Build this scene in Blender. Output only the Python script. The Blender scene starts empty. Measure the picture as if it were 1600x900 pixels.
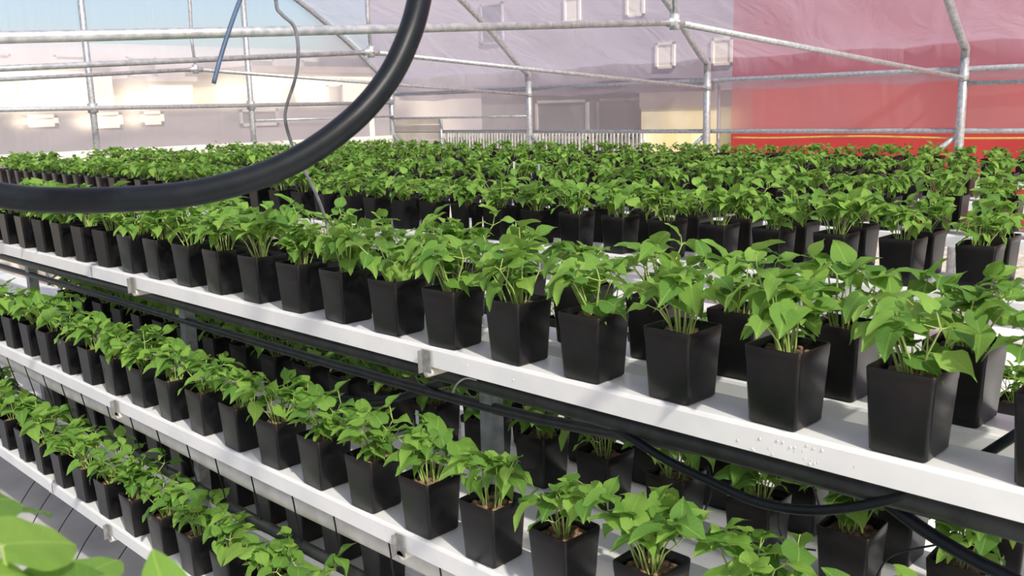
import bpy, math, random
from mathutils import Vector, Matrix, Euler

C = bpy.context.scene.collection
random.seed(7)
GROUND = 1.75          # camera height above the floor
def W(u, v, z):        # bench axes (u along benches, v across, z relative to eye level) -> world
    return Vector((v, u, z + GROUND))

# ------------------------------------------------------------------ camera
F = 1427.25
_U = Vector((-1510., -242., F)).normalized()
_V = Vector((1400., -318., F)).normalized()
_Z = _U.cross(_V).normalized()
if _Z.y > 0: _Z = -_Z
_V = (_V - _U * _U.dot(_V)).normalized()
def cam_dir(cx, cy, cz):
    e = Vector((cx, cy, cz))
    return Vector((_V.dot(e), _U.dot(e), _Z.dot(e)))
cd = bpy.data.cameras.new('camera')
cd.sensor_width = 36.0
cd.lens = F / 1600 * 36
cd.clip_start = 0.02
cd.dof.use_dof = True
cd.dof.focus_distance = 2.6
cd.dof.aperture_fstop = 13
cam = bpy.data.objects.new('camera', cd)
C.objects.link(cam)
r, up, bk = cam_dir(1, 0, 0), cam_dir(0, -1, 0), cam_dir(0, 0, -1)
M = Matrix((r, up, bk)).transposed().to_4x4()
M.translation = W(0, 0, 0)
cam.matrix_world = M
bpy.context.scene.camera = cam

# ------------------------------------------------------------------ sky, sun, exposure
world = bpy.data.worlds.new('sky'); bpy.context.scene.world = world
world.use_nodes = True
nt = world.node_tree; nt.nodes.clear()
sky = nt.nodes.new('ShaderNodeTexSky'); sky.sky_type = 'NISHITA'
sky.sun_disc = False; sky.sun_elevation = math.radians(38); sky.air_density = 1.0
sky.dust_density = 2.0
bg = nt.nodes.new('ShaderNodeBackground'); bg.inputs['Strength'].default_value = 0.25
wo = nt.nodes.new('ShaderNodeOutputWorld')
nt.links.new(sky.outputs[0], bg.inputs[0]); nt.links.new(bg.outputs[0], wo.inputs[0])
SUN_EL = math.radians(41)
sun_to = Vector((-0.31, -0.95, 0)).normalized() * math.cos(SUN_EL) + Vector((0, 0, math.sin(SUN_EL)))
sky.sun_rotation = math.atan2(sun_to.x, sun_to.y)
sl = bpy.data.lights.new('sun', 'SUN'); sl.energy = 15.5; sl.angle = math.radians(1.4)
sl.color = (1.0, 0.94, 0.83)
so = bpy.data.objects.new('sun', sl); C.objects.link(so)
so.rotation_euler = sun_to.to_track_quat('Z', 'Y').to_euler()
so.location = (0, 0, 12)
vs = bpy.context.scene.view_settings
vs.view_transform = 'Standard'; vs.look = 'None'; vs.gamma = 1; vs.use_curve_mapping = False
vs.exposure = -0.55

# ------------------------------------------------------------------ materials
def new_mat(name):
    m = bpy.data.materials.new(name); m.use_nodes = True
    t = m.node_tree; t.nodes.clear()
    o = t.nodes.new('ShaderNodeOutputMaterial')
    return m, t, o
def N(t, kind, **kw):
    n = t.nodes.new(kind)
    for k, v in kw.items(): setattr(n, k, v)
    return n
def noise_mat(name, c1, c2, scale=20, rough=0.5, metal=0.0, bump=0.0, spec=0.5, detail=3):
    m, t, o = new_mat(name)
    p = N(t, 'ShaderNodeBsdfPrincipled'); tc = N(t, 'ShaderNodeTexCoord')
    n = N(t, 'ShaderNodeTexNoise'); n.inputs['Scale'].default_value = scale; n.inputs['Detail'].default_value = detail
    r = N(t, 'ShaderNodeValToRGB')
    r.color_ramp.elements[0].position = 0.35; r.color_ramp.elements[1].position = 0.65
    r.color_ramp.elements[0].color = (*c1, 1); r.color_ramp.elements[1].color = (*c2, 1)
    t.links.new(tc.outputs['Object'], n.inputs['Vector']); t.links.new(n.outputs['Fac'], r.inputs[0])
    t.links.new(r.outputs[0], p.inputs['Base Color'])
    p.inputs['Roughness'].default_value = rough; p.inputs['Metallic'].default_value = metal
    p.inputs['Specular IOR Level'].default_value = spec
    if bump:
        b = N(t, 'ShaderNodeBump'); b.inputs['Strength'].default_value = bump; b.inputs['Distance'].default_value = 0.002
        t.links.new(n.outputs['Fac'], b.inputs['Height']); t.links.new(b.outputs[0], p.inputs['Normal'])
    t.links.new(p.outputs[0], o.inputs[0])
    return m
MAT = {}
MAT['pot'] = noise_mat('black_plastic', (0.005, 0.0055, 0.007), (0.013, 0.011, 0.010), 14, 0.32, bump=0.12, spec=0.27)
MAT['hose'] = noise_mat('black_rubber', (0.005, 0.008, 0.011), (0.009, 0.012, 0.015), 60, 0.40, spec=0.24)
MAT['pipe_black'] = noise_mat('black_pipe', (0.012, 0.014, 0.016), (0.03, 0.032, 0.032), 30, 0.45)
MAT['tray'] = noise_mat('white_plastic', (0.74, 0.75, 0.74), (0.82, 0.82, 0.80), 9, 0.32, bump=0.05)
MAT['pipe_white'] = noise_mat('cream_pipe', (0.62, 0.59, 0.53), (0.76, 0.73, 0.67), 18, 0.4)
MAT['galv'] = noise_mat('galvanised_steel', (0.42, 0.44, 0.46), (0.62, 0.63, 0.63), 40, 0.42, 0.55)
MAT['bench_steel'] = noise_mat('bench_steel', (0.20, 0.22, 0.23), (0.34, 0.36, 0.36), 25, 0.5, 0.4)
MAT['clip'] = noise_mat('clip_steel', (0.22, 0.23, 0.22), (0.34, 0.34, 0.33), 60, 0.45, 0.4)
MAT['pebble'] = noise_mat('clay_pebble', (0.12, 0.065, 0.042), (0.33, 0.20, 0.13), 60, 0.85, bump=0.4)
MAT['sheet'] = noise_mat('ground_sheet', (0.38, 0.38, 0.38), (0.52, 0.52, 0.51), 3, 0.55, bump=0.3)
MAT['ground'] = noise_mat('gravel', (0.22, 0.21, 0.19), (0.38, 0.36, 0.33), 8, 0.95, bump=0.5)
MAT['red'] = noise_mat('red_wall', (0.33, 0.021, 0.022), (0.39, 0.030, 0.028), 1.2, 0.75)
MAT['yellow'] = noise_mat('yellow_plaster', (0.74, 0.60, 0.30), (0.86, 0.76, 0.50), 2.5, 0.85, bump=0.4)
MAT['lilac'] = noise_mat('grey_render', (0.15, 0.135, 0.145), (0.21, 0.19, 0.20), 0.6, 0.85)
MAT['lilac2'] = noise_mat('pale_render', (0.36, 0.325, 0.35), (0.45, 0.40, 0.43), 0.5, 0.85)
MAT['cream'] = noise_mat('cream_render', (0.88, 0.80, 0.64), (0.95, 0.88, 0.74), 0.8, 0.85)
MAT['darkroof'] = noise_mat('dark_eave', (0.20, 0.16, 0.15), (0.28, 0.23, 0.21), 2, 0.8)
MAT['winglass'] = noise_mat('window_glass', (0.08, 0.08, 0.09), (0.13, 0.12, 0.13), 1.5, 0.15)
MAT['slat'] = noise_mat('grey_slat', (0.26, 0.25, 0.24), (0.42, 0.40, 0.38), 5, 0.8)
MAT['board'] = noise_mat('cream_board', (0.80, 0.77, 0.68), (0.88, 0.85, 0.78), 3, 0.6)
MAT['ycable'] = noise_mat('yellow_hose', (0.72, 0.48, 0.08), (0.80, 0.58, 0.14), 30, 0.45)
MAT['bluetube'] = noise_mat('blue_grey_tube', (0.045, 0.085, 0.15), (0.07, 0.12, 0.20), 30, 0.5)
MAT['greytube'] = noise_mat('grey_wire', (0.16, 0.17, 0.20), (0.30, 0.30, 0.34), 30, 0.4)
MAT['droplet'] = noise_mat('droplet', (0.70, 0.71, 0.72), (0.85, 0.85, 0.86), 30, 0.05)
MAT['hedge'] = noise_mat('hedge', (0.03, 0.035, 0.03), (0.09, 0.08, 0.06), 12, 0.9)
MAT['tag'] = noise_mat('white_tag', (0.8, 0.8, 0.8), (0.88, 0.88, 0.88), 10, 0.5)
MAT['panel'] = noise_mat('beige_panel', (0.56, 0.50, 0.42), (0.68, 0.62, 0.54), 3, 0.6)

def leaf_mat(name, a, b, c):
    m, t, o = new_mat(name)
    oi = N(t, 'ShaderNodeObjectInfo'); g = N(t, 'ShaderNodeNewGeometry')
    ad = N(t, 'ShaderNodeMath', operation='ADD'); fr = N(t, 'ShaderNodeMath', operation='FRACT')
    t.links.new(oi.outputs['Random'], ad.inputs[0]); t.links.new(g.outputs['Random Per Island'], ad.inputs[1])
    t.links.new(ad.outputs[0], fr.inputs[0])
    r = N(t, 'ShaderNodeValToRGB'); cr = r.color_ramp
    cr.elements[0].color = (*a, 1); cr.elements[1].color = (*c, 1)
    e = cr.elements.new(0.5); e.color = (*b, 1)
    t.links.new(fr.outputs[0], r.inputs[0])
    # veins from the leaf's own UV (u across, v along)
    uv = N(t, 'ShaderNodeUVMap'); sp = N(t, 'ShaderNodeSeparateXYZ')
    t.links.new(uv.outputs[0], sp.inputs[0])
    ab = N(t, 'ShaderNodeMath', operation='ABSOLUTE'); sb = N(t, 'ShaderNodeMath', operation='SUBTRACT')
    sb.inputs[1].default_value = 0.5
    t.links.new(sp.outputs[0], sb.inputs[0]); t.links.new(sb.outputs[0], ab.inputs[0])
    mid = N(t, 'ShaderNodeMath', operation='LESS_THAN'); mid.inputs[1].default_value = 0.018
    t.links.new(ab.outputs[0], mid.inputs[0])
    # side veins: v - 0.8*|u|
    ml = N(t, 'ShaderNodeMath', operation='MULTIPLY'); ml.inputs[1].default_value = 0.9
    s2 = N(t, 'ShaderNodeMath', operation='SUBTRACT'); m6 = N(t, 'ShaderNodeMath', operation='MULTIPLY'); m6.inputs[1].default_value = 6.5
    f2 = N(t, 'ShaderNodeMath', operation='FRACT'); l2 = N(t, 'ShaderNodeMath', operation='LESS_THAN'); l2.inputs[1].default_value = 0.10
    t.links.new(ab.outputs[0], ml.inputs[0]); t.links.new(sp.outputs[1], s2.inputs[0]); t.links.new(ml.outputs[0], s2.inputs[1])
    t.links.new(s2.outputs[0], m6.inputs[0]); t.links.new(m6.outputs[0], f2.inputs[0]); t.links.new(f2.outputs[0], l2.inputs[0])
    h = N(t, 'ShaderNodeMath', operation='MULTIPLY'); h.inputs[1].default_value = 0.35
    t.links.new(l2.outputs[0], h.inputs[0])
    mx = N(t, 'ShaderNodeMath', operation='MAXIMUM'); t.links.new(mid.outputs[0], mx.inputs[0]); t.links.new(h.outputs[0], mx.inputs[1])
    sc = N(t, 'ShaderNodeMath', operation='MULTIPLY'); sc.inputs[1].default_value = 0.30
    t.links.new(mx.outputs[0], sc.inputs[0])
    mixc = N(t, 'ShaderNodeMix', data_type='RGBA')
    mixc.inputs['B'].default_value = (0.42, 0.60, 0.14, 1)
    t.links.new(sc.outputs[0], mixc.inputs['Factor']); t.links.new(r.outputs[0], mixc.inputs['A'])
    nz = N(t, 'ShaderNodeTexNoise'); nz.inputs['Scale'].default_value = 60
    tc = N(t, 'ShaderNodeTexCoord'); t.links.new(tc.outputs['Object'], nz.inputs['Vector'])
    bp = N(t, 'ShaderNodeBump'); bp.inputs['Strength'].default_value = 0.25; bp.inputs['Distance'].default_value = 0.004
    t.links.new(nz.outputs['Fac'], bp.inputs['Height'])
    p = N(t, 'ShaderNodeBsdfPrincipled'); p.inputs['Roughness'].default_value = 0.55
    p.inputs['Specular IOR Level'].default_value = 0.2
    t.links.new(mixc.outputs['Result'], p.inputs['Base Color']); t.links.new(bp.outputs[0], p.inputs['Normal'])
    tr = N(t, 'ShaderNodeBsdfTranslucent')
    hs = N(t, 'ShaderNodeHueSaturation'); hs.inputs['Value'].default_value = 1.5; hs.inputs['Hue'].default_value = 0.485
    t.links.new(mixc.outputs['Result'], hs.inputs['Color']); t.links.new(hs.outputs[0], tr.inputs[0])
    ms = N(t, 'ShaderNodeMixShader'); ms.inputs[0].default_value = 0.38
    t.links.new(p.outputs[0], ms.inputs[1]); t.links.new(tr.outputs[0], ms.inputs[2])
    t.links.new(ms.outputs[0], o.inputs[0])
    return m
MAT['leaf'] = leaf_mat('bean_leaf', (0.085, 0.205, 0.036), (0.15, 0.30, 0.050), (0.24, 0.41, 0.075))
MAT['stem'] = noise_mat('pale_stem', (0.26, 0.40, 0.09), (0.42, 0.50, 0.16), 60, 0.5)

def film_mat(name, clear, rough_share, tint=(0.86, 0.83, 0.87), folds=(1.0, 1.0, 0.35), ns=2.2):
    """polythene film: part clear, part blurred, part milky"""
    m, t, o = new_mat(name)
    tp = N(t, 'ShaderNodeBsdfTransparent'); tp.inputs[0].default_value = (0.97, 0.97, 0.98, 1)
    tc = N(t, 'ShaderNodeTexCoord')
    mp = N(t, 'ShaderNodeMapping'); mp.inputs['Scale'].default_value = folds
    nz = N(t, 'ShaderNodeTexNoise'); nz.inputs['Scale'].default_value = ns; nz.inputs['Detail'].default_value = 5
    nz.inputs['Distortion'].default_value = 1.2
    t.links.new(tc.outputs['Object'], mp.inputs[0]); t.links.new(mp.outputs[0], nz.inputs['Vector'])
    bp = N(t, 'ShaderNodeBump'); bp.inputs['Strength'].default_value = 0.5; bp.inputs['Distance'].default_value = 0.06
    t.links.new(nz.outputs['Fac'], bp.inputs['Height'])
    df = N(t, 'ShaderNodeBsdfDiffuse'); df.inputs[0].default_value = (*tint, 1); t.links.new(bp.outputs[0], df.inputs['Normal'])
    tl = N(t, 'ShaderNodeBsdfTranslucent'); tl.inputs[0].default_value = (*tint, 1); t.links.new(bp.outputs[0], tl.inputs['Normal'])
    milk = N(t, 'ShaderNodeMixShader'); milk.inputs[0].default_value = 0.5
    t.links.new(df.outputs[0], milk.inputs[1]); t.links.new(tl.outputs[0], milk.inputs[2])
    rf = N(t, 'ShaderNodeBsdfRefraction'); rf.inputs['IOR'].default_value = 1.12; rf.inputs['Roughness'].default_value = 0.38
    rf.inputs[0].default_value = (0.95, 0.94, 0.96, 1)
    a = N(t, 'ShaderNodeMixShader'); a.inputs[0].default_value = rough_share
    t.links.new(milk.outputs[0], a.inputs[1]); t.links.new(rf.outputs[0], a.inputs[2])
    # grazing views see more of the film
    lw = N(t, 'ShaderNodeLayerWeight'); lw.inputs['Blend'].default_value = 0.25
    mm = N(t, 'ShaderNodeMapRange'); mm.inputs['To Min'].default_value = clear; mm.inputs['To Max'].default_value = clear * 0.35
    t.links.new(lw.outputs['Facing'], mm.inputs[0])
    b = N(t, 'ShaderNodeMixShader')
    t.links.new(mm.outputs[0], b.inputs[0]); t.links.new(a.outputs[0], b.inputs[1]); t.links.new(tp.outputs[0], b.inputs[2])
    gl = N(t, 'ShaderNodeBsdfGlossy'); gl.inputs['Roughness'].default_value = 0.22; t.links.new(bp.outputs[0], gl.inputs['Normal'])
    c = N(t, 'ShaderNodeMixShader'); c.inputs[0].default_value = 0.035
    t.links.new(b.outputs[0], c.inputs[1]); t.links.new(gl.outputs[0], c.inputs[2])
    t.links.new(c.outputs[0], o.inputs[0])
    return m
MAT['film_wall'] = film_mat('polythene_wall', 0.50, 0.40, (0.74, 0.70, 0.73))
MAT['film_roof'] = film_mat('polythene_roof', 0.43, 0.13, (0.53, 0.51, 0.65))
MAT['film_end'] = film_mat('polythene_end', 0.30, 0.66, (0.55, 0.52, 0.56), (2.2, 1.0, 0.16), 3.0)

# ------------------------------------------------------------------ mesh helpers
class MB:
    def __init__(self): self.v = []; self.f = []; self.uv = []; self.m = []
    def add(self, vs, fs, uvs=None, mi=0):
        o = len(self.v); self.v.extend(vs)
        for k, f in enumerate(fs):
            self.f.append(tuple(i + o for i in f)); self.m.append(mi)
            self.uv.append([uvs[i] for i in f] if uvs else [(0.25, 0.3)] * len(f))
    def box(self, lo, hi, mi=0):
        x0, y0, z0 = lo; x1, y1, z1 = hi
        x0, x1 = min(x0, x1), max(x0, x1); y0, y1 = min(y0, y1), max(y0, y1); z0, z1 = min(z0, z1), max(z0, z1)
        vs = [Vector(p) for p in ((x0,y0,z0),(x1,y0,z0),(x1,y1,z0),(x0,y1,z0),(x0,y0,z1),(x1,y0,z1),(x1,y1,z1),(x0,y1,z1))]
        self.add(vs, [(0,3,2,1),(4,5,6,7),(0,1,5,4),(1,2,6,5),(2,3,7,6),(3,0,4,7)], None, mi)
    def tube(self, pts, rad, n=8, cap=True, mi=0):
        pts = [Vector(p) for p in pts]
        rads = rad if isinstance(rad, (list, tuple)) else [rad] * len(pts)
        vs = []; nrm = None
        for i, p in enumerate(pts):
            d = (pts[min(i+1, len(pts)-1)] - pts[max(i-1, 0)]).normalized()
            if nrm is None:
                a = Vector((0, 0, 1)) if abs(d.z) < 0.9 else Vector((1, 0, 0))
                nrm = d.cross(a).normalized()
            else:
                nrm = (nrm - d * nrm.dot(d)).normalized()
            b = d.cross(nrm)
            for k in range(n):
                an = 2 * math.pi * k / n
                vs.append(p + (nrm * math.cos(an) + b * math.sin(an)) * rads[i])
        fs = []
        for i in range(len(pts) - 1):
            for k in range(n):
                fs.append((i*n + k, i*n + (k+1) % n, (i+1)*n + (k+1) % n, (i+1)*n + k))
        if cap:
            fs.append(tuple(reversed(range(n)))); fs.append(tuple((len(pts)-1)*n + k for k in range(n)))
        self.add(vs, fs, None, mi)
    def mesh(self, name, mats, smooth=False):
        me = bpy.data.meshes.new(name)
        me.from_pydata([tuple(p) for p in self.v], [], self.f)
        for m in (mats if isinstance(mats, (list, tuple)) else [mats]): me.materials.append(m)
        ul = me.uv_layers.new(name='UVMap')
        flat = [c for f in self.uv for p in f for c in p]
        ul.data.foreach_set('uv', flat)
        me.polygons.foreach_set('material_index', self.m)
        me.polygons.foreach_set('use_smooth', [smooth] * len(self.f))
        me.update()
        return me
    def build(self, name, mats, parent=None, smooth=False, **tags):
        return link(name, self.mesh(name, mats, smooth), parent, **tags)
def link(name, me, parent=None, mat=None, **tags):
    o = bpy.data.objects.new(name, me); C.objects.link(o)
    if parent: o.parent = parent
    if mat is not None: o.matrix_basis = mat
    for k, v in tags.items(): o[k] = v
    return o
def thing(name, loc, label, cat, group=None, rz=0.0):
    o = bpy.data.objects.new(name, None); C.objects.link(o)
    o.location = loc; o.rotation_euler = (0, 0, rz); o.empty_display_size = 0.05
    o['label'] = label; o['category'] = cat
    if group: o['group'] = group
    return o
def smooth_path(pts, seg=8):
    pts = [Vector(p) for p in pts]; out = []
    for i in range(len(pts) - 1):
        p0 = pts[max(i-1, 0)]; p1 = pts[i]; p2 = pts[i+1]; p3 = pts[min(i+2, len(pts)-1)]
        for k in range(seg):
            t = k / seg
            out.append(0.5 * ((2*p1) + (p2-p0)*t + (2*p0-5*p1+4*p2-p3)*t*t + (3*p1-p0-3*p2+p3)*t*t*t))
    out.append(pts[-1]); return out

# ------------------------------------------------------------------ greenhouse shell
VW, UE = 8.0, 9.93          # side wall, end wall
VL = -0.26                  # valley posts on the near side
HUBV = 3.87
half = [(8.0, .375), (7.90, .44), (7.74, .56), (7.45, .80), (7.12, 1.04), (6.62, 1.36), (6.0, 1.68), (5.3, 1.95), (4.6, 2.13), (3.87, 2.19)]
arch = [(v, z) for v, z in half] + [(2*HUBV - v, z) for v, z in reversed(half[:-1])]
archx = smooth_path([(v, z, 0) for v, z in arch], 3)
SPAN = VW - VL

def sheet(name, grid, mat, kind='structure', thick=0.0):
    """grid: rows of points"""
    b = MB(); nr, nc = len(grid), len(grid[0])
    vs = [p for row in grid for p in row]
    fs = [(i*nc+j, i*nc+j+1, (i+1)*nc+j+1, (i+1)*nc+j) for i in range(nr-1) for j in range(nc-1)]
    b.add(vs, fs)
    return b.build(name, mat, smooth=True, kind=kind)
def wob(a, b_, s=0.012):
    return s * (math.sin(a*5.1 + b_*3.3) + 0.6*math.sin(a*11.7 - b_*7.1))

# floor, ground
b = MB(); b.box((-9, -6, -0.08), (30, 34, -0.012)); b.build('ground', MAT['ground'], kind='structure')
b = MB()
n = 60
vs = []; fs = []
for i in range(n + 1):
    for j in range(n + 1):
        x = -0.5 + 8.45 * i / n; y = -2.0 + 11.9 * j / n
        vs.append(Vector((x, y, 0.004 * math.sin(x*9 + y*3) + 0.003 * math.sin(y*13 - x*5))))
for i in range(n):
    for j in range(n):
        a = i*(n+1)+j; fs.append((a, a+n+1, a+n+2, a+1))
b.add(vs, fs); b.build('floor', MAT['sheet'], kind='structure', smooth=True)

us = [-2.2 + i * (UE + 2.2) / 48 for i in range(49)]
# right wall film
grid = [[W(u, VW + 0.055 + wob(u, z), z) for u in us] for z in [-.28 + .495 * k / 8 for k in range(9)]]
sheet('wall_right', grid, MAT['film_wall'])
# roof film, two spans (this one and the neighbouring one)
roof = [(VW + 0.11, .125), (VW + 0.105, .215), (VW + 0.075, .27)] + [(p.x + 0.045 * (1 if p.x > HUBV else -1) * min(1, abs(p.x-HUBV)/3), p.y + 0.04) for p in archx]
grid = [[W(u, v + 0.5*wob(u, v), z + wob(u, v)) for u in us] for v, z in roof]
sheet('ceiling', grid, MAT['film_roof'])
grid = [[W(u, v - SPAN - 0.09, z) for u in us] for v, z in roof[2:]]
sheet('ceiling', grid, MAT['film_roof'])
grid = [[W(u, -8.52, z) for u in us[::8]] for z in (-1.7, .35)]
sheet('wall_left', grid, MAT['film_wall'])
# end wall film
def arch_z(v):
    pts = [(p.x, p.y) for p in archx]; pts.sort()
    for (a, za), (c, zc) in zip(pts, pts[1:]):
        if a <= v <= c: return za + (zc - za) * (v - a) / max(1e-6, c - a)
    return .375
grid = []
for i in range(49):
    v = VL + (VW - VL) * i / 48
    zt = arch_z(v)
    grid.append([W(UE + 0.045 + 0.5*wob(v*3, z) + 0.006*math.sin(v*30), v, z) for z in [-.34 + (zt + .34) * k / 14 for k in range(15)]])
sheet('wall_back', grid, MAT['film_end'])
b = MB(); b.box(W(UE - .02, VL, -.43), W(UE + .04, VW, -.325)); b.build('baseboard_back', MAT['board'], kind='structure')
b = MB(); b.box(W(UE + .0, VL, -1.75), W(UE + .035, VW, -.43)); b.build('trim_1', MAT['panel'], kind='structure')

# hoop frames
RP = 0.034
frames = [(-2.17, 'behind the camera position'), (0.21, ''), (2.60, ''), (4.99, ''), (7.385, ''), (UE, '')]
labs = ['hidden', 'galvanised hoop frame right above the near bench, outside the picture',
        'nearest galvanised hoop frame, its post standing before the red wall at the right',
        'second galvanised hoop frame, its post standing at the yellow wall',
        'third galvanised hoop frame, its post standing before the slatted fence',
        'rearmost galvanised hoop carrying the end wall film, two upright posts inside']
def hoop(i, u):
    t = thing('hoop_frame', W(u, HUBV, -GROUND), labs[i], 'frame', 'galvanised greenhouse hoops')
    L = lambda v, z: W(u, v, z) - t.location
    for v in (VW, VL):
        b = MB(); b.tube([L(v, -GROUND), L(v, -.2), L(v, .30)], RP * 1.06, 12); b.build('post', MAT['galv'], t, True)
    b = MB(); b.tube([L(p.x, p.y) for p in ([Vector((VW, .27, 0))] + archx + [Vector((VL, .27, 0))])], RP, 12)
    b.build('arch', MAT['galv'], t, True)
    b = MB()
    b.tube([L(VW, .12), L(VW, .19)], RP*1.22, 12); b.build('sleeve', MAT['galv'], t, True)
    b = MB(); b.box(L(VW-.055, .30) + Vector((0, -.03, 0)), L(VW-.045, .36) + Vector((0, .01, 0)))
    b.build('bolt_plate', MAT['clip'], t)
    if i == 5:
        for v in (4.01, 5.87, 2.13, .25):
            b = MB(); b.tube([L(v, -GROUND), L(v, arch_z(v))], .033, 10); b.build('post', MAT['galv'], t, True)
            b = MB(); b.tube([L(v, .06), L(v, .16)], .05, 10); b.build('sleeve', MAT['galv'], t, True)
    else:
        for s, ve in ((1, VW), (-1, VL)):
            b = MB(); b.tube([L(HUBV, .386), L(ve, .145)], .0165, 10); b.build('collar_tie', MAT['galv'], t, True)
        b = MB(); b.tube([L(HUBV, .352), L(HUBV, .425)], .026, 10); b.tube([L(HUBV - .06, .384), L(HUBV, .387), L(HUBV + .06, .384)], .0225, 10)
        b.tube([L(HUBV, .387) + Vector((0, -.032, 0)), L(HUBV, .387) + Vector((0, .032, 0))], .009, 6)
        b.build('hub', MAT['galv'], t, True)
        b = MB(); b.tube([L(HUBV, .42), L(HUBV-.012, .62), L(HUBV, .9), L(HUBV, 2.17)], [.011, .014, .016, .016], 8); b.build('king_post', MAT['galv'], t, True)
    b = MB()
    e = .55 if i in (2, 3) else -.55
    b.tube([L(VW, -.30), W(u + e, VW, -.30 - .45) - t.location], .022, 8); b.build('brace', MAT['galv'], t, True)
for i, (u, _) in enumerate(frames):
    if i > 0: hoop(i, u)
def pipe_thing(name, pts, rad, mat, label, cat, n=10, group=None, kindred=None):
    b = MB(); base = Vector(pts[0])
    b.tube([Vector(p) - base for p in pts], rad, n)
    o = b.build(name, mat, None, True)
    o.location = base; o['label'] = label; o['category'] = cat
    if group: o['group'] = group
    return o
pipe_thing('side_rail', [W(-2.2, VW+.07, .215), W(UE, VW+.07, .215)], .024, MAT['galv'], 'upper steel rail along the red side, film stretched over it', 'rail')
pipe_thing('side_rail', [W(-2.2, VW+.06, -.28), W(UE, VW+.06, -.28)], .022, MAT['galv'], 'lower steel rail at the bottom edge of the side film', 'rail')
pipe_thing('side_rail', [W(7.39, VW-.02, -.10), W(UE, VW-.02, -.10)], .014, MAT['galv'], 'short thin rail between the third post and the far corner', 'rail')
pipe_thing('side_rail', [W(.2, VW-.0, .10), W(2.57, VW-.0, .10)], .02, MAT['galv'], 'short rail right of the nearest post, before the red wall', 'rail')
pipe_thing('end_rail', [W(UE-.03, VL, .11), W(UE-.03, VW, .11)], .024, MAT['galv'], 'horizontal steel rail across the end wall at mid height', 'rail')
pipe_thing('end_rail', [W(UE-.03, 5.9, -.07), W(UE-.03, VW, -.07)], .014, MAT['galv'], 'short thin rail low on the end wall beside the corner post', 'rail')
pipe_thing('thin_post', [W(4.93, VW+.12, -GROUND), W(4.93, VW+.12, .22)], .016, MAT['galv'], 'thin dark upright just outside the film by the yellow wall', 'post')
pts = [W(.5 + i*.35, VW + .02, -.335 - .006*math.sin(i*1.3) - .005*math.sin(i*.6)) for i in range(13)]
pipe_thing('yellow_hose', smooth_path(pts, 3), .008, MAT['ycable'], 'yellow hose running under the lower rail before the red wall', 'hose')
t = thing('corner_panel', W(9.45, VW + .03, -.28), 'beige ribbed panel below the short rail at the far corner', 'panel')
for k in range(5):
    b = MB(); b.box(Vector((0, -.45, -.30 + k*.10)), Vector((.02 + .012*(k % 2), .45, -.205 + k*.10 - .005))); b.build('panel_rib', MAT['panel'], t)
b = MB(); b.tube([Vector((0, -.48, -.6)), Vector((0, -.48, .18))], .02, 8); b.build('post', MAT['galv'], t, True)

# ------------------------------------------------------------------ outside buildings
def building(name, label, u0, u1, v0, v1, ztop, mat, wins=(), face='v', roof=None, cat='building'):
    t = thing(name, W((u0+u1)/2, (v0+v1)/2, -GROUND), label, cat)
    L = lambda u, v, z: W(u, v, z) - t.location
    b = MB(); b.box(L(u0, v0, -GROUND), L(u1, v1, ztop)); b.build('wall', mat, t)
    if roof:
        rm, o, h = roof
        b = MB(); b.box(L(u0-o, v0-o, ztop), L(u1+o, v1+o, ztop+h)); b.build('roof', rm, t)
    for (a0, a1, z0, z1, wm) in wins:
        fb = MB(); gb = MB()
        if face == 'v':
            for q in ((a0, z0, a1, z0+.05), (a0, z1-.05, a1, z1), (a0, z0, a0+.06, z1), (a1-.06, z0, a1, z1)):
                fb.box(L(q[0], v0-.04, q[1]), L(q[2], v0+.0, q[3]))
            gb.box(L(a0+.05, v0-.02, z0+.04), L(a1-.05, v0-.005, z1-.04))
        else:
            for q in ((a0, z0, a1, z0+.05), (a0, z1-.05, a1, z1), (a0, z0, a0+.06, z1), (a1-.06, z0, a1, z1)):
                fb.box(L(u0-.04, q[0], q[1]), L(u0, q[2], q[3]))
            gb.box(L(u0-.02, a0+.05, z0+.04), L(u0-.005, a1-.05, z1-.04))
        f = fb.build('window', MAT['slat'] if wm is g else wm, t); gb.build('pane', wm, f)
    return t
g = MAT['winglass']; cr = MAT['cream']
building('red_building', 'tall plain red wall of the building outside the side film', -6, 7.07, 12, 13, 7, MAT['red'])
building('yellow_shed', 'low yellow plastered wall with dark eave beside the red building', 7.12, 8.75, 12.1, 14, -.06, MAT['yellow'], roof=(MAT['darkroof'], .02, .24))
building('grey_outbuilding', 'grey outbuilding with dark windows behind the slatted fence', 9.2, 13.5, 13.2, 15, .35, MAT['lilac'],
         [(9.4, 10.5, -.6, .12, g), (10.7, 12.0, -.6, .12, g)], roof=(MAT['lilac2'], .1, .08))
building('side_house', 'tall grey house rising behind the yellow wall and the fence', 7.5, 22, 17, 20, 6.5, MAT['lilac2'],
         [(10.0, 10.5, .75, 1.3, cr), (11.4, 11.9, .75, 1.3, cr), (12.2, 12.7, 1.9, 2.5, cr), (14.0, 14.5, 1.9, 2.5, cr), (9.0, 9.5, 1.2, 1.8, cr), (16.5, 17.3, 1.6, 2.6, g)])
building('end_outbuilding', 'long low grey building seen through the bottom of the end wall', 15, 16.5, -3, 11.5, .16, MAT['lilac'],
         [(5.0, 5.5, -.1, .08, cr), (6.0, 6.5, -.15, .1, cr), (6.8, 7.2, -.12, .1, cr), (8.6, 9.4, -.2, .1, g), (2.0, 3.0, -.1, .1, g)], face='u')
building('cream_house', 'white sunlit house at the left seen through the end wall', 22, 25, 6.6, 9.4, 1.15, MAT['cream'], [(7.2, 7.7, .5, .9, g)], face='u', roof=(MAT['lilac2'], .1, .18))
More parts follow.
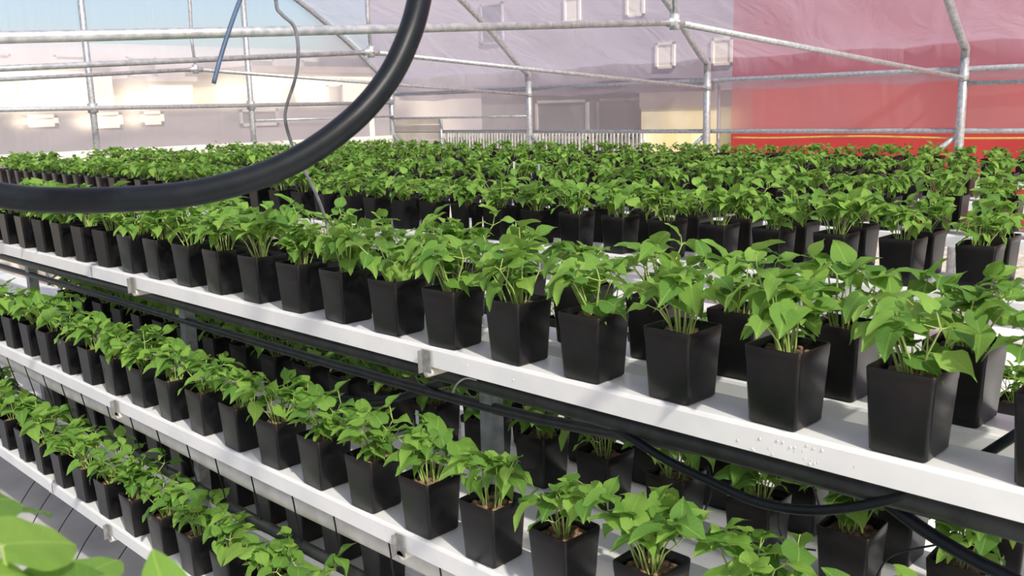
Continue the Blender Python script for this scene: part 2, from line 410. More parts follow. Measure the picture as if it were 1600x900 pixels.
building('cream_house', 'small cream house in the middle seen through the end wall', 22, 25, 10.3, 11.4, .85, MAT['cream'], face='u', roof=(MAT['lilac2'], .1, .12))
building('cream_house', 'wide cream house behind the hose, right half of the end wall', 20, 23, 11.9, 15.5, 1.0, MAT['cream'], [(12.6, 13.1, .2, .7, g), (14, 14.5, .2, .7, g)], face='u', roof=(MAT['darkroof'], .1, .15))
building('far_block', 'long pale grey block on the skyline behind the cream houses', 27, 30, 5, 24, 2.1, MAT['lilac2'],
         [(8 + i*2.0, 8.9 + i*2.0, 1.2, 1.75, g) for i in range(7)], face='u')
t = thing('dark_hedge', W(9.2, 11.9, -GROUND), 'dark clipped hedge behind the slatted fence', 'hedge')
b = MB()
for i in range(1500):
    c = Vector((random.uniform(-.2, .2), random.uniform(-.45, 3.9), random.uniform(.1, 1.22))); q = Matrix.Rotation(random.uniform(0, 6), 3, 'Z') @ Matrix.Rotation(random.uniform(-1.2, 1.2), 3, 'X')
    b.add([c + q @ Vector(p) for p in ((-.05, 0, 0), (0, -.09, .01), (.05, 0, 0), (0, .09, .01))], [(0, 1, 2, 3)])
b.build('hedge_leaves', MAT['hedge'], t, kind='stuff')
b = MB(); b.box((-.14, -.5, 0), (.14, 3.9, 1.15)); b.build('hedge_core', MAT['hedge'], t)
t = thing('slat_fence', W(9.2, 11, -GROUND), 'grey slatted fence outside between the corner and the yellow wall', 'fence')
b = MB()
for i in range(64):
    u = 7.95 - 9.2 + i * .068 + random.uniform(-.006, .006)
    b.box((-.012, u, .9), (.012, u + .030, GROUND - .385 + random.uniform(-.02, .02)))
b.build('slats', MAT['slat'], t, kind='stuff')
for z in (1.0, 1.2):
    b = MB(); b.box((.012, -1.3, z), (.05, 3.2, z + .05)); b.build('fence_rail', MAT['slat'], t)
for u in (-1.25, .9, 3.1):
    b = MB(); b.box((.05, u, 0), (.12, u + .07, 1.36)); b.build('fence_post', MAT['slat'], t)

# ------------------------------------------------------------------ leaf, stem and pot meshes
def leaf_mesh(name, fold, droop, wid, rows, cols, curl=0.0):
    b = MB()
    prof = [(0.0, .22), (.10, .40), (.28, .47), (.48, .40), (.68, .26), (.86, .10)]
    if rows == 3: prof = [(0.0, .26), (.28, .47), (.62, .30)]
    vs = []; uv = []
    cs = [-1, -.5, 0, .5, 1] if cols == 5 else [-1, 0, 1]
    for k, (y, w) in enumerate(prof):
        for c in cs:
            yy = y - (.09 * abs(c) if k == 0 else 0) + (0.04 if k == 0 and c == 0 else 0)
            x = c * w * wid
            z = fold * abs(x) - droop * yy * yy + curl * math.sin(yy * 7 + c * 2.0) * abs(c) * 0.1 - (.25 * (abs(c) - .5) * w if abs(c) == 1 else 0) * droop
            vs.append(Vector((x, yy, z))); uv.append((.5 + x, max(0, yy)))
    vs.append(Vector((0, 1.0, -droop * 1.1))); uv.append((.5, 1.0))
    nc = len(cs); fs = []
    for k in range(len(prof) - 1):
        for j in range(nc - 1):
            a = k*nc + j; fs.append((a, a+1, a+nc+1, a+nc))
    last = (len(prof) - 1) * nc; tip = len(vs) - 1
    for j in range(nc - 1): fs.append((last + j, last + j + 1, tip))
    b.add(vs, fs, uv)
    return b
LEAF_HI = [leaf_mesh('leaf', f, d, w, 6, 5, c) for f, d, w, c in ((.30, .30, .92, .8), (.15, .45, 1.0, 1.0), (.45, .20, .85, .6), (.22, .60, .95, .9))]
LEAF_LO = [leaf_mesh('leaf', f, d, w, 3, 3) for f, d, w in ((.30, .30, .92), (.15, .45, 1.0), (.45, .20, .85), (.22, .60, .95))]
LEAF_ME = [x.mesh('leaf', MAT['leaf'], True) for x in LEAF_HI]

def rnd_square(h, r, seg=3):
    pts = []
    for q in range(4):
        cx = (h - r) * (1 if q in (0, 3) else -1); cy = (h - r) * (1 if q in (0, 1) else -1)
        for k in range(seg + 1):
            a = math.pi/2 * q + math.pi/2 * k / seg
            pts.append((cx + r*math.cos(a), cy + r*math.sin(a)))
    return pts
POT_H, POT_B, POT_T = .135, .0445, .0518
SOIL = .116
def pot_mb(seg=3, dx=0):
    b = MB(); rings = []
    prof = [(POT_B - .004, .0), (POT_B, .004), (POT_B + (POT_T-POT_B)*.80, POT_H - .024), (POT_T - .0010, POT_H - .022), (POT_T, POT_H - .002), (POT_T - .0012, POT_H), (POT_T - .0032, POT_H - .001), (POT_T - .0045, POT_H - .03)]
    vs = []
    for h, z in prof:
        for x, y in rnd_square(h, .0065, seg): vs.append(Vector((x, y, z)))
    n = 4 * (seg + 1); fs = []
    for i in range(len(prof) - 1):
        for k in range(n): fs.append((i*n+k, i*n+(k+1) % n, (i+1)*n+(k+1) % n, (i+1)*n+k))
    fs.append(tuple(reversed(range(n))))
    b.add(vs, fs); return b
def soil_mb(seed, count, hi=True):
    rr = random.Random(seed); b = MB(); h = POT_T - .004
    vs = []; fs = []; n = 6
    for i in range(n + 1):
        for j in range(n + 1):
            e = 0 if i in (0, n) or j in (0, n) else rr.uniform(-.003, .005)
            vs.append(Vector((-h + 2*h*i/n, -h + 2*h*j/n, SOIL - .004 + e)))
    for i in range(n):
        for j in range(n):
            a = i*(n+1)+j; fs.append((a, a+n+1, a+n+2, a+1))
    b.add(vs, fs)
    for _ in range(count):
        c = Vector((rr.uniform(-h+.008, h-.008), rr.uniform(-h+.008, h-.008), SOIL + rr.uniform(-.002, .003)))
        r = rr.uniform(.0055, .0100)
        pv = [c + Vector((r*math.cos(k*math.pi/3+a)*s, r*math.sin(k*math.pi/3+a)*s, z*r*.8)) for z, s, a in ((-.6, .8, 0), (.15, 1, .5), (.75, .6, 0)) for k in range(6)]
        fs = [(i*6+k, i*6+(k+1) % 6, (i+1)*6+(k+1) % 6, (i+1)*6+k) for i in range(2) for k in range(6)] + [tuple(12+k for k in range(6))]
        b.add(pv, fs)
    return b
POT_ME = pot_mb(4).mesh('pot', MAT['pot'], True)
POT_LO = pot_mb(1).mesh('pot', MAT['pot'], False)
SOIL_ME = [soil_mb(s, 34).mesh('clay_pebbles', MAT['pebble'], True) for s in range(4)]
SOIL_LO = soil_mb(9, 8).mesh('clay_pebbles', MAT['pebble'], True)

def gen_plant(seed):
    """list of seedlings: (base, stem points, [(matrix, variant)])"""
    rr = random.Random(seed); out = []
    n = rr.randint(12, 16)
    vig = rr.uniform(.9, 1.12)
    for s in range(n):
        a0 = rr.uniform(0, 2*math.pi); r0 = .024 * math.sqrt(rr.random())
        base = Vector((r0*math.cos(a0), r0*math.sin(a0), SOIL - .002))
        az = a0 + rr.uniform(-.8, .8); lean = rr.uniform(.08, .60) * (0.5 + r0/.024)
        h = (.034 + .078 * rr.random() ** .8) * vig
        top = base + Vector((math.cos(az)*math.sin(lean)*h*1.1, math.sin(az)*math.sin(lean)*h*1.1, h))
        midp = base.lerp(top, .5) + Vector((math.cos(az), math.sin(az), 0)) * (-.15*h*lean)
        pts = [base, midp, top]
        leaves = []; pets = []
        ph = rr.uniform(0, math.pi)
        for q in range(2):
            pa = ph + q*math.pi + rr.uniform(-.35, .35)
            pl = rr.uniform(.008, .024)
            p1 = top + Vector((math.cos(pa)*pl, math.sin(pa)*pl, rr.uniform(.002, .012)))
            pets.append([top, p1])
            L = rr.uniform(.038, .060) * vig
            pit = rr.choice((rr.uniform(-.7, .1), rr.uniform(-.2, .75))); rol = rr.uniform(-.45, .45)
            Mx = Matrix.Translation(p1) @ Matrix.Rotation(pa - math.pi/2, 4, 'Z') @ Matrix.Rotation(pit, 4, 'X') @ Matrix.Rotation(rol, 4, 'Y') @ Matrix.Scale(L, 4)
            leaves.append((Mx, rr.randrange(4)))
        if rr.random() < .65:
            sh = rr.uniform(.014, .040)
            t2 = top + Vector((rr.uniform(-.008, .008), rr.uniform(-.008, .008), sh))
            pts.append(t2)
            for q in range(rr.choice((1, 2, 3))):
                pa = rr.uniform(0, 2*math.pi)
                L = rr.uniform(.032, .054) * vig
                pit = rr.uniform(-.5, 1.15)
                Mx = Matrix.Translation(t2 + Vector((math.cos(pa)*.004, math.sin(pa)*.004, .001))) @ Matrix.Rotation(pa - math.pi/2, 4, 'Z') @ Matrix.Rotation(pit, 4, 'X') @ Matrix.Rotation(rr.uniform(-.4, .4), 4, 'Y') @ Matrix.Scale(L, 4)
                leaves.append((Mx, rr.choice((0, 2, 2, 3))))
        out.append((pts, pets, leaves))
    return out
PLANTS = [gen_plant(100 + i) for i in range(8)]
def stem_mb(pts, pets, b=None, n=5):
    b = b or MB()
    k = len(pts)
    b.tube(pts, [.0019, .0017, .0014, .001][:k], n, False)
    for p in pets: b.tube(p, [.0010, .0008], 4, False)
    return b
# high detail: each seedling a stem mesh with its own leaf objects
SEEDLING_HI = [[(stem_mb(p, q).mesh('seedling', MAT['stem'], True), lv) for p, q, lv in pl] for pl in PLANTS]
def merged(pl, leaves, n=3):
    st = MB(); lf = MB()
    for p, q, lv in pl:
        stem_mb(p, q, st, n)
        for Mx, k in lv:
            L = leaves[k]
            lf.add([Mx @ v for v in L.v], L.f, None)
            o = len(lf.uv) - len(L.uv); lf.uv[o:] = L.uv
    return st, lf
MID = []
for pl in PLANTS:
    st, lf = merged(pl, LEAF_HI, 4); MID.append((st.mesh('stems', MAT['stem'], True), lf.mesh('foliage', MAT['leaf'], True)))
FAR = []
for pl in PLANTS:
    st, lf = merged(pl, LEAF_LO, 3); FAR.append((st.mesh('stems', MAT['stem'], True), lf.mesh('foliage', MAT['leaf'], True), st, lf))

def place_pot(u, v, z, d, label, group, seed, scale=1.0):
    rr = random.Random(seed)
    loc = W(u, v, z) + Vector((rr.uniform(-.002, .002), rr.uniform(-.004, .004), 0))
    t = thing('potted_bean_seedlings', loc, label, 'potted plant', group, rr.uniform(-.05, .05))
    k = rr.randrange(8); rot = Matrix.Rotation(rr.randrange(4)*math.pi/2 + rr.uniform(-.4, .4), 4, 'Z')
    sc = rr.uniform(.88, 1.08) * scale
    zoff = Matrix.Translation((0, 0, SOIL*(1-sc)))
    grow = zoff @ Matrix.Scale(sc, 4) @ rot
    if d < 2.75:
        link('pot', POT_ME, t)
        link('clay_pebbles', SOIL_ME[rr.randrange(4)], t, kind='stuff')
        for me, lv in SEEDLING_HI[k]:
            s = link('seedling', me, t, grow)
            for Mx, q in lv: link('leaf', LEAF_ME[q], s, Mx)
    else:
        link('pot', POT_ME if d < 3.6 else POT_LO, t)
        link('clay_pebbles', SOIL_LO, t, kind='stuff')
        st, lf = MID[k] if d < 4 else FAR[k][:2]
        s = link('stems', st, t, grow); link('foliage', lf, t, grow, kind='stuff')
    return t

# ------------------------------------------------------------------ benches
P = .2033
TW = .122; LIP = .047; TH = .003
def gutter(u0, u1, v, z, label, group, joints=()):
    """white growing gutter: top slab with lips, front edge at v"""
    t = thing('growing_gutter', W(u0, v + TW/2, z - LIP), label, 'gutter', group)
    r = .007
    prof = [(0, -LIP), (0, -r), (.002, -.002), (r, 0), (TW-r, 0), (TW-.002, -.002), (TW, -r), (TW, -LIP), (TW-TH, -LIP), (TW-TH, -TH-.003), (TW-TH-.004, -TH), (TH+.004, -TH), (TH, -TH-.003), (TH, -LIP)]
    cuts = [u0] + [j for j in joints if u0 < j < u1] + [u1]
    for a, c in zip(cuts, cuts[1:]):
        b = MB(); vs = []
        m = max(2, int((c-a)/.4))
        for i in range(m + 1):
            u = a + .001 + (c-a-.002)*i/m
            for x, zz in prof: vs.append(W(u, v + x, z + zz) - t.location)
        n = len(prof)
        fs = [(i*n+k, (i+1)*n+k, (i+1)*n+(k+1) % n, i*n+(k+1) % n) for i in range(m) for k in range(n)]
        b.add(vs, fs); b.add([vs[k] for k in range(n)], [tuple(range(n))]); b.add([vs[-n+k] for k in range(n)], [tuple(reversed(range(n)))])
        b.build('gutter_section', MAT['tray'], t)
    for j in cuts[1:-1]:
        b = MB(); vs = []
        for u in (j-.02, j+.02):
            for x, zz in ((-.0015, -LIP-.001), (-.0015, -r), (.001, -.001), (r, .0012), (.02, .0012), (.02, 0), (r, 0), (.003, -.003), (0, -r), (0, -LIP-.001)):
                vs.append(W(u, v+x, z+zz) - t.location)
        b.add(vs, [(k, 10+k, 10+(k+1) % 10, (k+1) % 10) for k in range(10)]); b.build('joint_sleeve', MAT['tray'], t)
    return t

ORD = ['', 'first', 'second', 'third', 'fourth', 'fifth', 'sixth', 'seventh', 'eighth', 'ninth', 'tenth', 'eleventh', 'twelfth', 'thirteenth', 'fourteenth', 'fifteenth', 'sixteenth', 'seventeenth', 'eighteenth', 'nineteenth', 'twentieth']
TENS = {2: 'twenty', 3: 'thirty', 4: 'forty'}
def ordw(n):
    if n <= 20: return ORD[n]
    a, c = divmod(n, 10)
    return (TENS[a] + '-' + ORD[c]) if c else {3: 'thirtieth', 4: 'fortieth'}[a]

pots = []   # (dist, u, v, z, label, group, seed, scale)
def pot_row(u_first, u_last, v_corner, z, row, scale=1.0, ordinals=True):
    vc = v_corner + POT_B
    u = u_first + POT_B; n = 0
    while u < u_last:
        n += 1
        d = math.sqrt(u*u + vc*vc + z*z)
        lab = ('black pot of bean seedlings on %s, %s from the right' % (row, ordw(n))) if ordinals else 'small black pot of bean seedlings on %s' % row
        pots.append((d, u, vc, z, lab, 'potted seedlings on ' + row, int(u*1000 + vc*7000 - z*300), scale))
        u += P
Z1, Z2, Z3 = -.528, -.942, -1.372
# near bench
pot_row(.2417, 4.75, 1.322, Z1, 'the near bench top front gutter')
pot_row(.2317, 4.9, 1.520, Z1, 'the near bench top rear gutter')
pot_row(.440, 4.45, 1.219, Z2, 'the near bench middle front gutter')
pot_row(.43, 4.6, 1.592, Z2, 'the near bench middle inner gutter')
pot_row(.42, 4.8, 1.775, Z2, 'the near bench middle rear gutter')
pot_row(1.86, 4.9, 1.147, Z3, 'the near bench bottom front gutter')
pot_row(2.0, 4.6, 1.49, Z3, 'the near bench bottom inner gutter')
# benches behind
RACKS = [(2.58, .55, 8.7), (3.70, .95, 9.55), (4.95, 1.25, 9.55), (6.25, 1.75, 9.55)]
NAMES = ['second', 'third', 'fourth', 'rearmost']
pot_row(.545, 8.7, 2.61, Z1, "the second bench's front gutter", .90)
pot_row(.555, 8.9, 2.80, Z1, "the second bench's rear gutter", .90)
pot_row(.62, 2.7, 2.60, Z2, "the second bench's lower gutter", .95)
pot_row(.84, 9.55, 3.71, Z1, "the third bench's front gutter", .86)
pot_row(.84, 9.55, 3.90, Z1, "the third bench's rear gutter", .86)
pot_row(1.2, 9.55, 4.96, Z1, "the fourth bench's front gutter", .78)
pot_row(1.2, 9.55, 5.15, Z1, "the fourth bench's rear gutter", .78)
pot_row(1.6, 9.55, 6.26, Z1, "the rearmost bench's front gutter", .68)
pot_row(1.6, 9.55, 6.45, Z1, "the rearmost bench's rear gutter", .68)
pots.sort(key=lambda p: p[0])
for d, u, v, z, lab, grp, seed, sc in pots[:300]:
    place_pot(u, v, z, d, lab, grp, seed, sc)
# the rest of the seedling pots, too many and too small: one object
rest = MB(); PL = pot_mb(1); SL = soil_mb(3, 0)
for d, u, v, z, lab, grp, seed, sc in pots[300:]:
    rr = random.Random(seed); loc = W(u, v, z) + Vector((rr.uniform(-.002, .002), rr.uniform(-.004, .004), 0))
    T = Matrix.Translation(loc) @ Matrix.Rotation(rr.uniform(-.05, .05), 4, 'Z')
    rest.add([T @ p for p in PL.v], PL.f, None, 0)
    rest.add([T @ p for p in SL.v], SL.f, None, 1)
    k = rr.randrange(8); s = rr.uniform(.88, 1.08)*sc
    G = T @ Matrix.Translation((0, 0, SOIL*(1-s))) @ Matrix.Scale(s, 4) @ Matrix.Rotation(rr.uniform(0, 6.28), 4, 'Z')
    st, lf = FAR[k][2:]
    rest.add([G @ p for p in st.v], st.f, None, 2)
    rest.add([G @ p for p in lf.v], lf.f, None, 3); rest.uv[len(rest.uv)-len(lf.uv):] = lf.uv
o = rest.build('distant_potted_seedlings', [MAT['pot'], MAT['pebble'], MAT['stem'], MAT['leaf']], None, True, kind='stuff')
o['label'] = 'rows of tiny black pots of bean seedlings on the two rearmost benches'; o['category'] = 'potted plants'

# gutters
j1 = [3.07, 6.2]
front_gutter = gutter(-.7, 7.2, 1.314, Z1, 'white top front gutter of the near bench, its bright edge crossing the picture', 'near bench gutters', [3.45])
gutter(-.7, 7.2, 1.512, Z1, 'white top rear gutter of the near bench, behind the front row of pots', 'near bench gutters', [3.45])
gutter(-.7, 7.2, 1.211, Z2, 'white middle front gutter of the near bench, below the top one', 'near bench gutters', [3.10])
gutter(-.7, 7.2, 1.400, Z2, 'empty white middle gutter right behind the middle front one', 'near bench gutters')
gutter(-.7, 7.2, 1.584, Z2, 'white middle inner gutter in the shade of the near bench', 'near bench gutters')
gutter(-.7, 7.2, 1.767, Z2, 'white middle rear gutter in the shade of the near bench', 'near bench gutters')
gutter(-.7, 7.2, 1.139, Z3, 'white bottom front gutter of the near bench, lowest at the left', 'near bench gutters', [3.62])
gutter(-.7, 7.2, 1.482, Z3, 'white bottom inner gutter of the near bench in the shade', 'near bench gutters')
for (vf, a, e), nm in zip(RACKS, NAMES):
    u1 = 9.0 if nm == 'second' else 9.65
    gutter(-.7, u1, vf + .01, Z1, 'white front gutter on top of the %s bench' % nm, 'gutters of the benches behind')
    gutter(-.7, u1, vf + .205, Z1, 'white rear gutter on top of the %s bench' % nm, 'gutters of the benches behind')
    if nm in ('second', 'third'):
        gutter(-.7, u1, vf - .09, Z2, 'white lower gutter of the %s bench, seen through the pots' % nm, 'gutters of the benches behind')
        gutter(-.7, u1, vf + .32, Z2, 'white lower rear gutter of the %s bench' % nm, 'gutters of the benches behind')

b = MB()
for _ in range(34):          # water droplets on the front lip
    u = random.gauss(.66, .05) if _ < 22 else random.uniform(1.0, 4.2)
    c = W(u, 1.3135, Z1 - random.uniform(.012, .045)) - front_gutter.location
    rr_ = random.uniform(.0012, .0026)
    b.add([c + Vector((-rr_*.7 if k == 0 else 0, 0 if k == 0 else rr_*math.cos(k*1.047), 0 if k == 0 else rr_*1.4*math.sin(k*1.047))) for k in range(7)],
          [(0, k, k % 6 + 1) for k in range(1, 7)])
b.build('water_droplets', MAT['droplet'], front_gutter, True, kind='stuff')

# bench frames
def bench(vf, label, uposts, u_off, near=False):
    t = thing('bench_frame', W(uposts[0], vf + .14, -GROUND), label, 'bench frame', 'steel frames of the benches')
    L = lambda u, v, z: W(u, v, z) - t.location
    for u in uposts:
        b = MB(); b.box(L(u-.02, vf+.137, -GROUND), L(u+.02, vf+.177, Z1-LIP-.026)); b.build('post', MAT['bench_steel'], t)
        uc = u + u_off
        levels = [(Z1, vf-.006, vf+.34)]
        if near: levels += [(Z2, vf-.11, vf+.58), (Z3, vf-.18, vf+.30)]
        else: levels += [(Z2, vf-.1, vf+.46)]
        for z, a, c in levels:
            b = MB(); b.tube([L(uc, a, z-LIP-.0135), L(uc, c, z-LIP-.0135)], .0125, 10); b.build('cross_beam', MAT['pipe_white'], t, True)
            b = MB()
            b.box(L(uc-.020, vf+.15-.0, z-LIP-.02), L(uc-.012, vf+.17, z-LIP-.006)); 
            b.box(L(uc-.045, vf+.145, z-LIP-.022), L(uc-.005, vf+.17, z-LIP-.004)); b.build('beam_bracket', MAT['clip'], t)
        if near:
            for z, vv in ((Z1, 1.314), (Z2, 1.211), (Z3, 1.139)):
                b = MB()
                v0 = vv - .0045
                b.box(L(uc-.016, v0-.0025, z-.060), L(uc+.014, v0, z-.008))
                b.box(L(uc+.0115, v0-.0025, z-.063), L(uc+.014, v0-.014, z-.010))
                b.build('gutter_clip', MAT['clip'], t)
    return t
bench(1.314, 'steel frame of the near bench, posts and clips under three tiers', [-.03, 1.503, 3.03, 4.55], .042, True)
for (vf, a, e), nm in zip(RACKS, NAMES):
    bench(vf, 'steel frame of the %s bench under its gutters' % nm, [.4 + 1.53*i for i in range(7 if nm != 'second' else 6)], .042)

# ------------------------------------------------------------------ pipes and drip tubes under the near bench
def sag(u0, u1, v, z, n=24, amp=.006):
    return [W(u0 + (u1-u0)*i/n, v, z - amp*(1-math.cos((u0+(u1-u0)*i/n)*2*math.pi/1.53))*.5) for i in range(n+1)]
pipe_thing('irrigation_pipe', sag(-.6, 6.5, 1.385, -.614, amp=.004), .020, MAT['pipe_black'], 'thick black pipe under the top front gutter of the near bench', 'pipe', 12)
pipe_thing('irrigation_pipe', smooth_path([W(-.6, 1.46, -.62), W(.5, 1.46, -.63), W(1.0, 1.46, -.668), W(1.5, 1.46, -.702), W(2.5, 1.46, -.71), W(4.5, 1.46, -.705), W(6.5, 1.46, -.71)], 4), .0135, MAT['pipe_black'], 'second black pipe lower and deeper under the top gutter, behind the thick one', 'pipe', 12)
pipe_thing('drain_pipe', sag(.9, 6.5, 1.285, -1.050, amp=.01), .029, MAT['pipe_white'], 'cream round pipe just under the middle front gutter', 'pipe', 14)
pipe_thing('irrigation_pipe', sag(.9, 6.5, 1.275, -1.175), .017, MAT['pipe_black'], 'black pipe under the cream pipe of the middle tier', 'pipe', 12)
pipe_thing('irrigation_pipe', sag(-.4, 6.5, 1.72, -1.10), .016, MAT['pipe_black'], 'black pipe deep under the middle rear gutter', 'pipe', 10)

def onv(px, py, v):
    d = cam_dir(px-800, py-450, F)      # world dir: (v, u, z)
    k = v / d.x
    return Vector((v, d.y*k, d.z*k + GROUND))
def ray_pt(px, py, D):
    d = cam_dir(px-800, py-450, F).normalized()
    return Vector((0, 0, GROUND)) + d*D
# big loop of hose and the diagonal pipe below the top gutter at the right
pts = [onv(905, 640, 1.40), onv(960, 668, 1.38), onv(1040, 718, 1.37), onv(1110, 752, 1.365), onv(1180, 783, 1.36), onv(1255, 797, 1.36), onv(1330, 793, 1.36), onv(1400, 778, 1.37), onv(1440, 762, 1.39), onv(1500, 745, 1.43)]
pipe_thing('hose_loop', smooth_path(pts, 5), .0088, MAT['hose'], 'black hose hanging in a long loop under the top gutter at the right', 'hose')
pts = [onv(1340, 745, 1.42), onv(1392, 790, 1.40), onv(1450, 832, 1.39), onv(1520, 874, 1.38), onv(1600, 915, 1.37), onv(1700, 985, 1.38)]
pipe_thing('feed_pipe', smooth_path(pts, 5), .0115, MAT['hose'], 'straight black pipe slanting down to the bottom right corner', 'pipe')
pts = [onv(700, 597, 1.42), onv(672, 603, 1.47), onv(620, 622, 1.5), onv(560, 625, 1.52), onv(500, 615, 1.53)]
pipe_thing('hose_loop', smooth_path(pts, 5), .011, MAT['hose'], 'black hose curving off behind the middle plants under the top gutter', 'hose')
pts = [onv(745, 594, 1.36), onv(728, 591, 1.355), onv(714, 600, 1.36), onv(708, 613, 1.38)]
pipe_thing('wire_tie', smooth_path(pts, 4), .0022, MAT['galv'], 'short bright wire tie hooked under the top gutter near its clip', 'wire')
pts = [onv(1600, 672, 1.47), onv(1537, 712, 1.475)]
pipe_thing('feed_pipe', [onv(1625, 655, 1.475) + Vector((0, 0, 0)), onv(1530, 716, 1.465)], .0085, MAT['hose'], 'short black pipe rising between the two top gutters at the right edge', 'pipe')

# drip tubes: over the cream pipe, and on the floor sheet
def drip(pts, label, group, r=.0021):
    pipe_thing('drip_tube', smooth_path(pts, 4), r, MAT['hose'], label, 'tube', 6, group)
for i in range(18):
    u = 1.42 + i*P*.98 + random.uniform(-.02, .02)
    drip([W(u, 1.222, Z2-LIP+.002), W(u+.004, 1.230, -1.03), W(u+.018, 1.243, -1.075), W(u+.032, 1.262, -1.155)],
         'thin black drip tube over the cream pipe, %s from the right' % ordw(i+1), 'drip tubes over the cream pipe')
for i in range(10):
    u = 1.9 + i*.215 + random.uniform(-.03, .03)
    drip([W(u, 1.16, Z3-LIP+.002), W(u+.02, 1.10, -1.5), W(u+.05, 1.0, -1.66), W(u+.09, .86, -1.735), W(u+.16, .62, -1.742)],
         'thin black drip tube from the bottom gutter to the floor sheet, %s from the right' % ordw(i+1), 'drip tubes on the floor sheet')
# hanging drip tubes at the right under the top gutter
for k, (q, lab) in enumerate([
    ([(1105, 728), (1112, 760), (1105, 790), (1085, 825)], 'thin black drip tube hanging left of the big hose loop'),
    ([(1240, 752), (1262, 745), (1272, 765), (1280, 790)], 'thin black drip tube arching over the big hose loop'),
    ([(1216, 800), (1218, 830), (1235, 852), (1275, 860)], 'thin black drip tube curving below the big hose loop'),
    ([(1370, 900), (1385, 875), (1410, 862), (1470, 850)], 'thin black drip tube behind the slanting pipe at the bottom right')]):
    drip([onv(x, y, 1.37 + .02*j + .01*k) for j, (x, y) in enumerate(q)], lab, 'hanging drip tubes', .0019)
# white stakes between the pots of the second bench and in the shade
for (x, y, v, nm) in ((735, 348, 2.60, 'second bench, between two front pots'), (652, 652, 1.57, 'shade under the top gutter, left one'), (723, 671, 1.57, 'shade under the top gutter, middle one'), (842, 262, 3.69, 'third bench front, right one'), (803, 258, 3.69, 'third bench front, left one')):
    p = onv(x, y, v); b = MB()
    b.box((-.001, -.006, -.02), (.001, .006, .02)); b.tube([Vector((0, 0, -.02)), Vector((0, 0, -.075))], .0012, 5)
    o = b.build('plant_stake', MAT['tag'], None); o.location = p
    o['label'] = 'small white plant stake, ' + nm; o['category'] = 'stake'

# ------------------------------------------------------------------ foreground: hose, tube, wire, plant
hp = [(-420, 60, 1.35), (-300, 190, 1.28), (-160, 268, 1.2), (0, 305, 1.14), (100, 313, 1.11), (200, 311, 1.08), (300, 302, 1.06), (400, 277, 1.05), (480, 240, 1.05), (555, 184, 1.06), (605, 125, 1.08), (636, 64, 1.10), (655, 0, 1.13), (668, -90, 1.18), (668, -260, 1.28), (650, -500, 1.45), (640, -750, 1.7)]
pipe_thing('hanging_hose', smooth_path([ray_pt(*p) for p in hp], 8), .0143, MAT['hose'], 'thick black hose hanging in a big curve across the upper left', 'hose', 20)
pts = [ray_pt(*p) for p in ((440, -160, 1.6), (400, -60, 1.5), (375, 0, 1.45), (357, 50, 1.42), (343, 95, 1.4), (334, 130, 1.39))]
pipe_thing('hanging_tube', smooth_path(pts, 5), .0032, MAT['bluetube'], 'blue-grey tube end hanging at the upper left', 'tube', 8)
pts = [ray_pt(*p) for p in ((425, -120, 2.0), (431, 0, 2.05), (440, 22, 2.06), (460, 42, 2.08), (466, 80, 2.1), (462, 120, 2.14), (448, 165, 2.2), (446, 190, 2.24), (458, 230, 2.3), (480, 275, 2.38), (497, 310, 2.44), (510, 348, 2.5), (514, 378, 2.52))]
pipe_thing('hanging_wire', smooth_path(pts, 5), .0040, MAT['greytube'], 'wavy grey wire hanging behind the thick hose down to the plants', 'wire', 8)

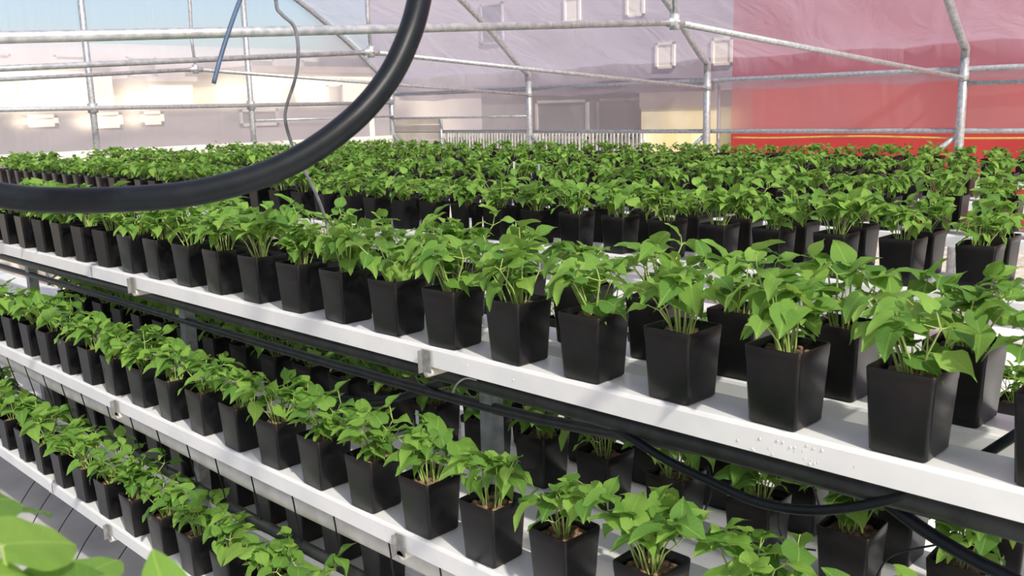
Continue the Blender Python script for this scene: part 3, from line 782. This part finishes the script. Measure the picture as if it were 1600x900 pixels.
gutter(.15, .86, .075, Z1, 'short white gutter under the blurred plant in the near left corner', 'near corner gutter')
t = thing('gutter_stand', W(.5, .136, -GROUND), 'low steel stand under the short near gutter', 'stand')
for u in (-.25, .25):
    b = MB(); b.box((-.02, u-.02, 0), (.02, u+.02, GROUND+Z1-LIP-.02)); b.build('post', MAT['bench_steel'], t)
    b = MB(); b.box((-.06, u-.02, GROUND+Z1-LIP-.02), (.06, u+.02, GROUND+Z1-LIP)); b.build('bracket', MAT['clip'], t)
pc = W(.52, .136, Z1)
t = thing('potted_bean_plant', pc, 'large-leaved bean plant close to the lens in the bottom left corner', 'potted plant')
link('pot', POT_ME, t); link('clay_pebbles', SOIL_ME[1], t, kind='stuff')
def aim_leaf(base_px, tip_px, Db, Dt, face, size=None, var=1, wid=1.0):
    a = ray_pt(*base_px, Db) - pc; c = ray_pt(*tip_px, Dt) - pc
    y = (c - a); L = y.length; y.normalize()
    z = Vector(face) - y * y.dot(Vector(face)); z.normalize(); x = y.cross(z)
    Mx = Matrix((x*L*wid, y*L, z*L)).transposed().to_4x4(); Mx.translation = a
    return Mx, a
big = MB()
def big_leaf(fold, droop, wid):
    b = MB(); nr, ncl = 14, 9; vs = []; uv = []
    for i in range(nr):
        s = i/(nr-1)
        w = .50*wid*(math.sin(math.pi*min(1, (s+.10)/1.10)**.72))**.85 if s < 1 else 0.004
        for j in range(ncl):
            c = -1 + 2*j/(ncl-1)
            yy = s - .10*abs(c)*(1-s)**4*(1.5)
            x = c*w
            z = fold*abs(x) - droop*s*s - .25*x*x + .012*math.sin(s*18)*abs(c)
            vs.append(Vector((x, yy, z))); uv.append((.5+x, max(0, yy)))
    fs = [(i*ncl+j, i*ncl+j+1, (i+1)*ncl+j+1, (i+1)*ncl+j) for i in range(nr-1) for j in range(ncl-1)]
    b.add(vs, fs, uv); return b.mesh('leaf', MAT['leaf'], True)
BL = [big_leaf(.12, .12, .95), big_leaf(.2, .25, .9)]
stem_top = Vector((.03, .02, .26))
specs = [((4, 851), (128, 836), .60, .64, (-.1, -.55, 1), 0, .92),
         ((-70, 800), (34, 752), .64, .68, (0, -.5, 1), 1, 1.0),
         ((-10, 905), (64, 880), .58, .61, (.1, -.5, 1), 1, 1.3),
         ((70, 935), (178, 885), .60, .64, (.1, -.6, 1), 0, .95),
         ((278, 985), (231, 852), .60, .62, (-.6, -1, .25), 0, .62),
         ((10, 800), (85, 782), .72, .76, (0, -.2, 1), 1, .7),
         ((120, 905), (190, 862), .72, .76, (0, -.3, 1), 0, .8),
         ((60, 930), (120, 893), .66, .70, (0, -.4, 1), 1, .9)]
for bp, tp, Db, Dt, face, vr, wd in specs:
    Mx, a = aim_leaf(bp, tp, Db, Dt, face, wid=wd)
    b = MB(); base = Vector((random.uniform(-.02, .02), random.uniform(-.02, .02), SOIL))
    mid = base.lerp(a, .5) + Vector((0, 0, .02))
    b.tube(smooth_path([base, mid, a + (a-base)*.0], 4), .0016, 6, False)
    s = b.build('seedling', MAT['stem'], t, True)
    link('leaf', BL[vr], s, Mx)
